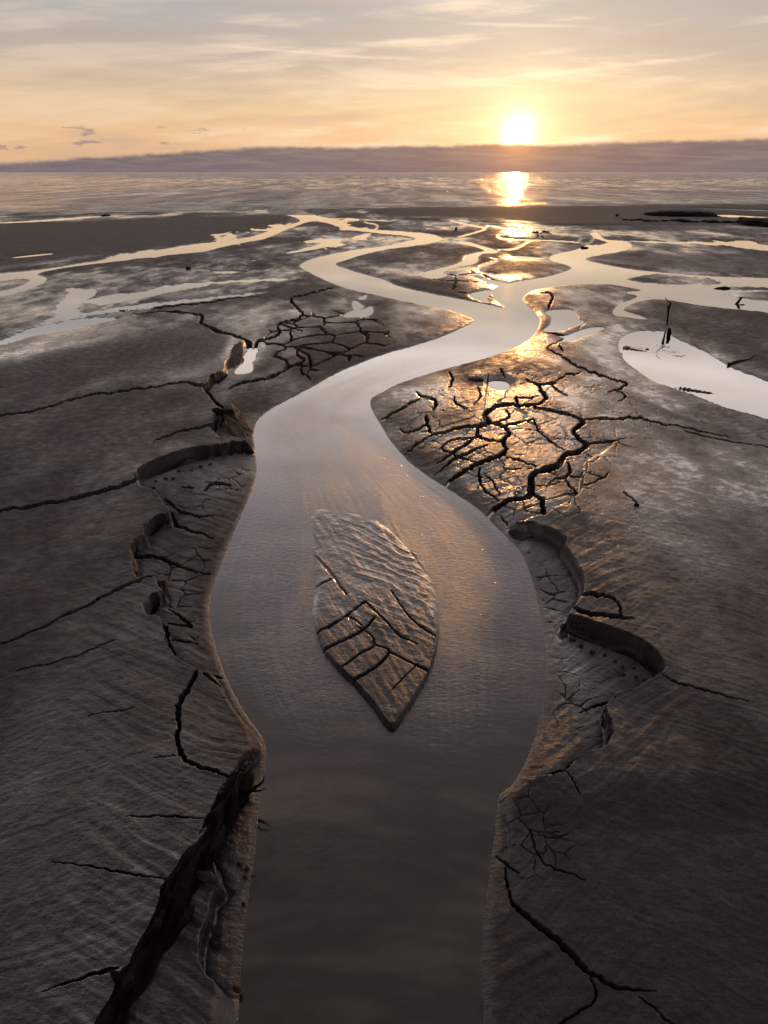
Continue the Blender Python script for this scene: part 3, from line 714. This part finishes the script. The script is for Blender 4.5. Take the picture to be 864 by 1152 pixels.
def slab(poly, th, seed, tilt=(0, 0, 0), sub=3):
    """broken plate of mud: irregular outline, rough faces"""
    bm = bmesh.new(); n = len(poly); rings = []
    for zi, sc_ in ((-.5, .82), (-.25, .97), (.2, 1.0), (.5, .93), (.52, .6), (.55, .25)):
        rings.append([bm.verts.new(Vector((x*sc_, y*sc_, zi*th+.5*th*V3.n((x*30, y*30, zi), seed)))) for x, y in poly])
    for a, b in zip(rings[:-1], rings[1:]):
        for k in range(n): bm.faces.new((a[k], a[(k+1) % n], b[(k+1) % n], b[k]))
    bm.faces.new(rings[-1]); bm.faces.new(rings[0][::-1])
    bmesh.ops.subdivide_edges(bm, edges=bm.edges[:], cuts=2, use_grid_fill=True)
    R = Matrix.Rotation(tilt[2], 4, 'Z') @ Matrix.Rotation(tilt[0], 4, 'X') @ Matrix.Rotation(tilt[1], 4, 'Y')
    for v in bm.verts:
        k = .35*th
        v.co += Vector((V3.n(v.co*40, seed+1), V3.n(v.co*40, seed+2), V3.n(v.co*40, seed+3)))*k
        v.co = R @ v.co
    return bm
def spot(px, py, h=0.0, sink=0.0):
    x, y = P(px, py, h); return Vector((x, y, gz(x, y)-sink))
def mpp(py):                                # metres per survey pixel
    return (P(CX, py)[1]*CP+H*SP)/F

# --- the log
ax = [(272,872,14),(262,893,17),(248,920,18),(232,950,17),(217,978,16),(203,1006,17),(190,1034,17),(172,1068,17),(155,1100,17.5),(138,1135,18),(120,1172,18)]
pts = []; rad = []
for a in ax:
    m_ = mpp(a[1]); r = a[2]*m_*.78; x, y = P(a[0], a[1], r*.7+.05); pts.append((x, y)); rad.append(r)
b0 = Vector((pts[4][0], pts[4][1], gz(*pts[4])))
log = empty('driftwood_log', b0)
tag(log, 'dark rotting log lying beside the channel, with crumbled mud piled on its upper end', 'log')
P3 = []
for (x, y), r in zip(pts, rad): P3.append(Vector((x, y, max(gz(x, y), .0)*.4+.03+r*.55))-b0)
link('trunk', tube(P3, rad, 72, .22, .40, 3, .35, .011), M_BARK, log)
def rel(px, py, h): x, y = P(px, py, h); return Vector((x, y, h))-b0
link('branch_stub', tube([rel(276,893,.10), rel(287,886,.12), rel(295,880,.15), rel(297,873,.18)], [.014, .009, .006, .003], 8, .2, .1, 5), M_BARK, log)
link('branch_stub', tube([rel(283,889,.12), rel(290,890,.14), rel(299,887,.15)], [.008, .005, .002], 8, .2, .1, 6), M_BARK, log)
link('branch_stub', tube([rel(188,1012,.12), rel(182,1003,.14), rel(185,994,.17)], [.02, .012, .005], 8, .3, .1, 7), M_BARK, log)
link('branch_stub', tube([rel(135,1100,.12), rel(128,1094,.12), rel(124,1092,.12)], [.018, .012, .004], 8, .3, .1, 8), M_BARK, log)
for i, (x0, y0, x1, y1, r) in enumerate([(252,930,228,985,.02), (216,1020,196,1052,.022), (186,1020,160,1068,.016), (150,1090,132,1130,.02)]):
    link('bark_strip', tube([rel(x0, y0, .13), rel((x0+x1)/2+2, (y0+y1)/2, .165), rel(x1, y1, .13)], [r*.5, r, r*.4], 10, .5, .3, 20+i), M_BARK, log)

# --- mud crumbs heaped on the upper end of the log
seedc = 100
def clod(px, py, spx, label, group, mat=None, ratio=(1, .8, .7), h=0.0, name='mud_clod', cat='mud clod', sub=3, zoff=None, amp=.35, fr=1.4, flat=0.):
    global seedc; seedc += 1
    m_ = mpp(py); s = spx*m_; p = spot(px, py, h)
    if zoff is not None: p.z = zoff
    bm = blob(s*ratio[0], s*ratio[1], s*ratio[2], seedc, sub, amp, flat, fr)
    o = link(name, bm, mat or M_CLOD); o.location = p+Vector((0, 0, s*ratio[2]*.35)); o.rotation_euler.z = rnd.uniform(0, 6.28) if abs(ratio[0]-ratio[1]) < .5 else 0
    return tag(o, label, cat, group)
for i in range(30):
    t = rnd.random(); px = min(286-t*36+rnd.gauss(0, 5), 289); py = 838+t*60+rnd.gauss(0, 4)
    clod(px, py, rnd.uniform(1.8, 4.6), 'small crumb of broken mud in the heap at the upper end of the log', 'mud crumbs heaped at the upper end of the log', rnd.choice([M_CLOD, M_CLOD, M_CLAY]), h=.07, name='mud_crumb', cat='mud crumb', sub=2, zoff=.03+.07*t+rnd.uniform(0, .015), amp=.55, fr=1.8)
for px, py, s in [(278,975,3),(284,982,2.4),(276,985,2.6),(270,971,3),(262,1000,3.4),(281,1010,2),(274,1014,2.4)]:
    clod(px, py, s, 'small mud crumb on the low ground between the log and the channel', 'mud crumbs on the ground right of the log', name='mud_crumb', cat='mud crumb', sub=2, amp=.5, h=.02)
for px, py, s, z in [(181,1013,4,.09),(176,1008,3,.08),(171,1016,3.4,.08)]:
    clod(px, py, s, 'mud lump pressed against the left side of the log at its middle', 'mud lumps against the left side of the log', amp=.5, h=.08, zoff=z-.02)
def plate(px, py, w, hh, th, tilt, label, mat, seed, name='mud_plate', cat='mud plate', h=.03, up=.0, n=11):
    m_ = mpp(py); q = random.Random(seed)
    poly = [(math.cos(6.283*k/n)*w*m_/2*q.uniform(.72, 1.1), math.sin(6.283*k/n)*hh*m_/2*q.uniform(.7, 1.1)) for k in range(n)]
    o = link(name, slab(poly, th, seed, tilt), mat); o.location = spot(px, py, h)+Vector((0, 0, up)); return tag(o, label, cat)
R_ = math.radians
plate(233,1003,24,11,.022,(R_(25),R_(-12),R_(-10)),'small tan mud flake leaning on the right side of the log', M_CLAY, 5, up=.03)
plate(245,1050,17,12,.03,(R_(20),R_(15),R_(-30)),'grey-green flat stone in the hollow between log and channel', M_CLOD, 6, 'stone', 'stone', up=.03)
plate(243,1061,13,8,.02,(R_(-10),R_(10),R_(20)),'smaller dark stone just below the flat stone beside the channel', M_CLOD, 7, 'stone', 'stone', up=.012)
plate(267,1112,12,10,.02,(R_(60),R_(15),R_(-15)),'upright mud flake at the lower left rim of the channel', M_CLAY, 8, up=.03)
plate(184,667,12,30,.05,(R_(38),R_(22),R_(25)),'small orange-brown clay flake standing on the left bank ledge', M_CLAY, 9, up=.03)
def ramp_slab(p0, p1, w, th, slope, label, seed):
    a, b = Vector(P(*p0)), Vector(P(*p1)); d = b-a; q = random.Random(seed); n = 22; L = d.length
    poly = [(math.cos(6.283*k/n)*w/2*q.uniform(.93, 1.05), math.sin(6.283*k/n)*L/2*q.uniform(.95, 1.03)) for k in range(n)]
    o = link('mud_slab', slab(poly, th*.6, seed, (slope, R_(14), math.atan2(d.y, d.x)-math.pi/2)), M_CLAY); c = (a+b)/2
    o.location = (c.x, c.y, .035); return tag(o, label, 'mud slab')
ramp_slab((283,503),(258,466),.30,.09,R_(9),'long slumped slab of orange-brown clay touching the left channel edge',10)
ramp_slab((256,424),(271,394),.24,.09,R_(7),'long slumped brown clay slab beside the small pale pool left of the channel',11)
plate(252,472,28,16,.06,(R_(-15),R_(10),R_(10)),'dark broken mud chunk on top of the slumped orange slab', M_ROCK, 13, up=.06)
plate(698,788,14,6,.03,(R_(15),R_(0),R_(0)),'pale mud chip in the notch of the right bank scarp', M_CLAY, 14, up=.02)
clod(640,571,4.5,'dark mud lump at the lower end of a crack on the right flat', None, M_ROCK, (1.1,.9,.75), .05)
clod(715,577,2.6,'tiny dark crumb alone on the smooth right flat beside the short crack', None, M_ROCK, (1,.9,.6), .05, cat='mud crumb', name='mud_crumb')
clod(535,427,7,'flat dark mud patch left of the tiny blue puddle', None, M_ROCK, (1.3,1.2,.12), .02)
for px, py in [(640,722),(652,728),(663,731),(676,737),(689,744),(698,752),(708,757),(716,764),(722,768),(634,719),(668,738),(702,762)]:
    clod(px+rnd.uniform(-4, 4), py+rnd.uniform(-2, 6), rnd.uniform(1.6, 3.8), 'small mud crumb fallen at the foot of the dark curved scarp on the right bank', 'mud crumbs below the curved scarp on the right bank', name='mud_crumb', cat='mud crumb', sub=2, amp=.5, fr=1.8)
for px, py in [(178,545),(190,540),(203,534),(216,531),(230,528),(170,549),(240,525),(197,543)]:
    clod(px+rnd.uniform(-4, 4), py+rnd.uniform(0, 5), rnd.uniform(1.4, 3.2), 'small mud crumb fallen at the foot of the long dark scarp on the left bank', 'mud crumbs below the long scarp on the left bank', name='mud_crumb', cat='mud crumb', sub=2, amp=.5, fr=1.8)
# --- sticks
def stick(name, P_, rads, label, cat='stick', extra=()):
    """P_: (px, py of the foot, height) points"""
    x0, y0 = P(P_[0][0], P_[0][1]); z0 = gz(x0, y0); base = Vector((x0, y0, z0)); o = empty(name, base); tag(o, label, cat)
    def w3(a): x, y = P(a[0], a[1]); return Vector((x, y, z0+a[2]))-base
    link('stem', tube([w3(a) for a in P_], rads, 10, .3, .2, int(P_[0][0])), M_WOOD if cat != 'post' else M_BARK, o)
    for pts_, r_ in extra: link('side_branch', tube([w3(a) for a in pts_], r_, 8, .3, .1, int(P_[0][1])), M_WOOD, o)
    return o
m_ = mpp(378)
def up(px, d): return (px, 378, d*m_)
stick('post', [up(752,-3), up(752.3,4), up(751.8,9)], [2.1*m_, 2.0*m_, 1.5*m_], 'short dark stump standing at the top rim of the large right pool', 'post')
m_ = mpp(366)
def up2(px, d): return (px, 366, d*m_*1.04)
stick('stick', [up2(750,-4), up2(749.6,8), up2(749,16), up2(750,21), up2(746,24), up2(743,27)], [1.1*m_, 1.0*m_, 1.2*m_, .9*m_, .6*m_, .3*m_], 'thin crooked stick standing upright on the right flat above the pool', 'stick', [([up2(749.3,12), up2(747.6,16), up2(747.4,18)], [.5*m_, .4*m_, .2*m_])])
m_ = mpp(428)
stick('stick', [(549,430,-.01), (548.6,430,.05), (549,430,.115), (547.6,430,.15)], [.012, .011, .009, .004], 'short twig standing in the tiny blue puddle of the cracked mud')
stick('stick', [(819,411,.015), (830,409,.03), (840,407.6,.03), (849,403,.05)], [.02, .022, .018, .006], 'long thin stick lying across the right rim of the large pool', 'stick', [([(840,407.6,.03), (845,408.5,.03), (850,408.8,.02)], [.012, .009, .004])])
stick('stick', [(824,342.3,.02), (834,343,.03), (843,343.2,.02)], [.03, .045, .02], 'dark driftwood piece lying in the wide shallow water at far right', 'driftwood', [([(828,342,.02), (832,341,.16), (834,340.6,.2)], [.04, .03, .01])])
stick('stick', [(803,324.9,.02), (814,324.4,.05), (826,325,.02)], [.025, .05, .02], 'dark driftwood on the thin mud streak in the water at far right', 'driftwood')
for px, py, s, lab in [(748,393,2.6,'round dark lump standing in the upper part of the large right pool'),(761,409,3.2,'largest dark lump in the middle of the large right pool'),(753,406,1.6,'tiny dark crumb just left of the largest lump in the right pool'),
                  (732,399,2.0,'dark crumb left of the round lump in the large right pool'),(728,393,1.6,'tiny dark crumb nearest the upper left rim of the right pool')]:
    clod(px, py, s, lab, 'dark lumps standing in the large right pool', M_ROCK, (1.2, .9, .55), cat='mud lump', name='mud_lump')
for i, (a, b_) in enumerate([((733,396),(751,409)), ((736,391),(748,399)), ]):
    stick('stick', [(a[0],a[1],.012), ((a[0]+b_[0])/2,(a[1]+b_[1])/2+.8,.02), (b_[0],b_[1],.01)], [.012,.014,.005], 'thin dark twig afloat among the lumps of the large right pool')['group'] = 'thin twigs afloat in the large right pool'
# --- far shore
def outcrop(px, py, wpx, dpx, hpx, label, seed, name='rock_outcrop'):
    m_ = mpp(py); x, y = P(px, py); o = link(name, blob(wpx*m_/2, dpx, hpx*m_, seed, 5, .16, .25, 2.2), M_ROCK); o.location = (x, y, gz(x, y)+.0); return tag(o, label, 'rock')
outcrop(765,243.6,76,2.2,6.2,'long low flat-topped dark rock on the beach right of the sun', 31)
outcrop(868,253.5,66,2.4,7,'dark rock outcrop running out of the photo at the right edge', 35)
q = random.Random(4)
for px in (703,711,718,728,737,747,756,764,772,783,794,801,809,816,823,832):
    py = 249.4+(px-700)*.022+q.uniform(-.5, .9); s = q.uniform(1.6, 4)
    clod(px, py, s, 'low dark stone in the row in front of the flat-topped rock', 'low dark stones before the flat-topped rock', M_ROCK, (1.9, 1.5, .5), name='rock', cat='rock', amp=.3)
for px, py, s in [(600,262.5,1.3),(604,263,1.8),(608.5,263.6,1.2),(612,262,2),(616,262.6,1.6),(619,264.4,1.2),(605,266.5,1.1),(610,267.5,1.3)]:
    clod(px, py, s, 'small dark stone in the far cluster just right of the sun glitter', 'small dark stones right of the sun glitter', M_ROCK, (1.4, 1, .6), name='rock', cat='rock', amp=.4, sub=2)
clod(513,260,1.7,'single small dark stone on the far flats left of the sun glitter', None, M_ROCK, (.8,.8,1.5), name='rock', cat='rock', sub=2)
clod(119,243.5,4.5,'low dark stone at the far left beach near the surf', None, M_ROCK, (1.3,1.2,.3), name='rock', cat='rock')
clod(212,303,2.2,'dark lump on the near side of the left-hand stream', None, M_ROCK, (1.3,1,.9), name='mud_lump', cat='mud lump')
clod(694,245,2,'single small dark stone left of the row of low stones', None, M_ROCK, (.9,.9,1), name='rock', cat='rock', sub=2)
clod(657,279,3,'dark lump on the bank where the right-hand stream bends', None, M_ROCK, (1.5,1,.5), name='mud_lump', cat='mud lump')


# ------------------------------------------------------------------ sky
w = bpy.data.worlds.new('World'); sc.world = w; w.use_nodes = True; nt = w.node_tree; g = N(nt)
bg = nt.nodes['Background']; bg.inputs['Strength'].default_value = .1
sky = g.n('ShaderNodeTexSky', sky_type='NISHITA', sun_disc=False, sun_elevation=SUN_EL, sun_rotation=SUN_AZ, air_density=1.0, dust_density=2.0, ozone_density=1.0)
tc = g.n('ShaderNodeTexCoord').outputs['Generated']
sx = g.n('ShaderNodeSeparateXYZ'); g.l(tc, sx.inputs[0]); dx, dy, dz = sx.outputs
el = g.math('MULTIPLY', g.math('ARCSINE', dz), 180/math.pi)
az = g.math('MULTIPLY', g.math('ARCTAN2', dx, dy), 180/math.pi)
sd_ = (math.sin(SUN_AZ)*math.cos(SUN_EL), math.cos(SUN_AZ)*math.cos(SUN_EL), math.sin(SUN_EL))
dt = g.n('ShaderNodeVectorMath', operation='DOT_PRODUCT'); g.l(tc, dt.inputs[0]); dt.inputs[1].default_value = sd_
ang = g.math('MULTIPLY', g.math('ARCCOSINE', g.math('MINIMUM', dt.outputs['Value'], 1.0)), 180/math.pi)
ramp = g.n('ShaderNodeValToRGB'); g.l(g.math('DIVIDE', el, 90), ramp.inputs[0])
stops = [(0, (.78, .46, .27)), (2.5, (.84, .53, .30)), (4.5, (.80, .57, .36)), (7, (.55, .455, .39)), (10, (.45, .435, .44)), (13, (1.35, 1.19, 1.14)), (18, (1.08, .95, .97)), (26, (.42, .37, .40)), (36, (.18, .155, .170)), (52, (.066, .053, .060)), (90, (.030, .025, .028))]  # unseen band just above the frame is added brightness for the water to reflect
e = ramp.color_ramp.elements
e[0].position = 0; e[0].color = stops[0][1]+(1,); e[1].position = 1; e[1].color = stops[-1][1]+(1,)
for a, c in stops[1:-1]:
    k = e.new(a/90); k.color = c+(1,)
# cirrus streaks
zz = g.math('ADD', g.math('MAXIMUM', dz, 0), .10)
pv = g.n('ShaderNodeCombineXYZ'); g.l(g.math('DIVIDE', dx, zz), pv.inputs[0]); g.l(g.math('DIVIDE', dy, zz), pv.inputs[1])
wv = g.noise(g.mapping(pv.outputs[0], (.3, .5, 1)), .5, 3, .5)
e1 = g.math('ADD', g.math('SUBTRACT', el, g.math('MULTIPLY', az, .085)), g.math('MULTIPLY', wv, 3.0)); e2 = g.math('ADD', g.math('ADD', el, g.math('MULTIPLY', az, .05)), g.math('MULTIPLY', wv, -3.5))
def ve(e_): x = g.n('ShaderNodeCombineXYZ'); g.l(az, x.inputs[0]); g.l(e_, x.inputs[1]); return x.outputs[0]
ci = g.noise(g.mapping(ve(e1), (.035, .42, 1)), 1.0, 7, .58, .35)
ci2 = g.noise(g.mapping(ve(e2), (.06, .55, 1)), 1.3, 7, .62, .5)
cm = g.math('ADD', g.math('MULTIPLY', ci, .65), g.math('MULTIPLY', ci2, .35))
light_f = g.mapr(cm, .48, .60, 0, 1); dark_f = g.mapr(cm, .50, .40, 0, 1)
nearsun = g.mapr(ang, 1, 26, 1, 0)
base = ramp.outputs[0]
base = g.mix(g.math('MULTIPLY', dark_f, .42), base, (.50, .39, .33))
base = g.mix(g.math('MULTIPLY', light_f, g.mapr(ang, 2, 30, .8, .3)), base, (1.0, .80, .60))
# glow round the sun
def expo(a, k): return g.math('POWER', 2.718, g.math('MULTIPLY', a, -1/k))
def scol_(f, c):
    x = g.n('ShaderNodeVectorMath', operation='SCALE'); x.inputs[0].default_value = c; g.l(f, x.inputs['Scale']); return x.outputs[0]
def vadd(a, b):
    x = g.n('ShaderNodeVectorMath', operation='ADD'); g.l(a, x.inputs[0]); g.l(b, x.inputs[1]); return x.outputs[0]
glow = vadd(scol_(expo(ang, .46), (9.0, 7.2, 4.2)), vadd(scol_(expo(ang, 2.2), (.75, .50, .20)), scol_(expo(ang, 9.0), (.36, .27, .14))))
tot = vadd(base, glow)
# low cloud bank on the horizon
cu = g.n('ShaderNodeCombineXYZ'); g.l(g.math('MULTIPLY', az, 1.0), cu.inputs[0]); g.l(g.math('MULTIPLY', el, 1.6), cu.inputs[1])
tops = g.noise(cu.outputs[0], .9, 6, .6); tops2 = g.noise(g.mapping(cu.outputs[0], (.12, .3, 1)), 1.0, 3, .5)
topel = g.math('ADD', g.math('ADD', g.mapr(az, -25.6, -8.3, .55, 1.62, False), g.mapr(az, -8.3, 25.6, 0, .36, False)), g.math('ADD', g.math('MULTIPLY', g.math('SUBTRACT', tops, .5), .38), g.math('MULTIPLY', g.math('SUBTRACT', tops2, .5), .5)))
bank = g.mapr(g.math('SUBTRACT', el, topel), -.20, .13, 1, 0)
bkc = g.mix(g.mapr(g.noise(g.mapping(cu.outputs[0], (.25, 1.6, 1)), 1.0, 6, .6, .4), .35, .7, 0, 1), (.18, .15, .165), (.265, .215, .21))
bkc = g.mix(g.mapr(el, 0, 1.0, .6, 0), bkc, (.21, .165, .185))
bkc2 = vadd(bkc, vadd(scol_(expo(ang, 1.0), (1.3, .50, .08)), scol_(expo(ang, 3.5), (.16, .07, .02))))
tot = g.mix(g.math('MULTIPLY', bank, g.mapr(ang, .2, .9, .55, 1)), tot, bkc2)
# little scattered clouds low on the left
sm = g.noise(g.mapping(cu.outputs[0], (.42, 1.5, 1)), 1.0, 5, .55, .3)
smf = g.math('MULTIPLY', g.mapr(sm, .60, .68, 0, .75), g.math('MULTIPLY', g.mapr(el, 1.0, 1.6, 0, 1), g.math('MULTIPLY', g.mapr(el, 2.4, 3.2, 1, 0), g.mapr(az, -6, -12, 0, 1))))
tot = g.mix(smf, tot, (.36, .25, .235))
# two thin vapour trails
def trail(a0, a1, e0, slope, wd, stg):
    c = g.math('SUBTRACT', el, g.math('ADD', g.math('MULTIPLY', g.math('SUBTRACT', az, a0), slope), e0))
    f = g.math('MULTIPLY', g.mapr(g.math('ABSOLUTE', c), 0, wd, stg, 0), g.math('MULTIPLY', g.mapr(az, a0, a0+3, 0, 1), g.mapr(az, a1-4, a1, 1, 0)))
    return f
tot = g.mix(trail(-12.5, 1.5, 10.6-2.9, -.055, .13, .45), tot, (1, .86, .70)); tot = g.mix(trail(4.0, 14.5, 11.65-3.1+.45, -.045, .16, .55), tot, (1, .88, .70))
# dim the hand-set sky away from the sun, blend in a little physical sky
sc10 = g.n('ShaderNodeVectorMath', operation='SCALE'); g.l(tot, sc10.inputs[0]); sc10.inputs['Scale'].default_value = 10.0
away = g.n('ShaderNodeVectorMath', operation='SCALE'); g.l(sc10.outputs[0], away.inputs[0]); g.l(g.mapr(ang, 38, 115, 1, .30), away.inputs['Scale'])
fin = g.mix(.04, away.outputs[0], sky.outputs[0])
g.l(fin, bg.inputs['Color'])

sl_ = bpy.data.lights.new('sun', 'SUN'); sl_.energy = .40; sl_.angle = math.radians(.5); sl_.color = (1, .43, .13)
so = bpy.data.objects.new('sun', sl_); COL.objects.link(so)
so.rotation_euler = Vector(sd_).to_track_quat('Z', 'Y').to_euler()

cd = bpy.data.cameras.new('camera'); cam = bpy.data.objects.new('camera', cd); COL.objects.link(cam)
cd.sensor_fit = 'VERTICAL'; cd.sensor_height = 24; cd.lens = 24*F/1152; cd.clip_start = .05; cd.clip_end = 100000
cam.location = (0, 0, H); cam.rotation_euler = (math.pi/2-PT, 0, 0); sc.camera = cam
vs = sc.view_settings; vs.view_transform = 'Standard'; vs.look = 'None'; vs.exposure = 0; vs.gamma = 1
sc.render.engine = 'CYCLES'; sc.cycles.max_bounces = 5; sc.cycles.diffuse_bounces = 2; sc.cycles.glossy_bounces = 3
print('done')
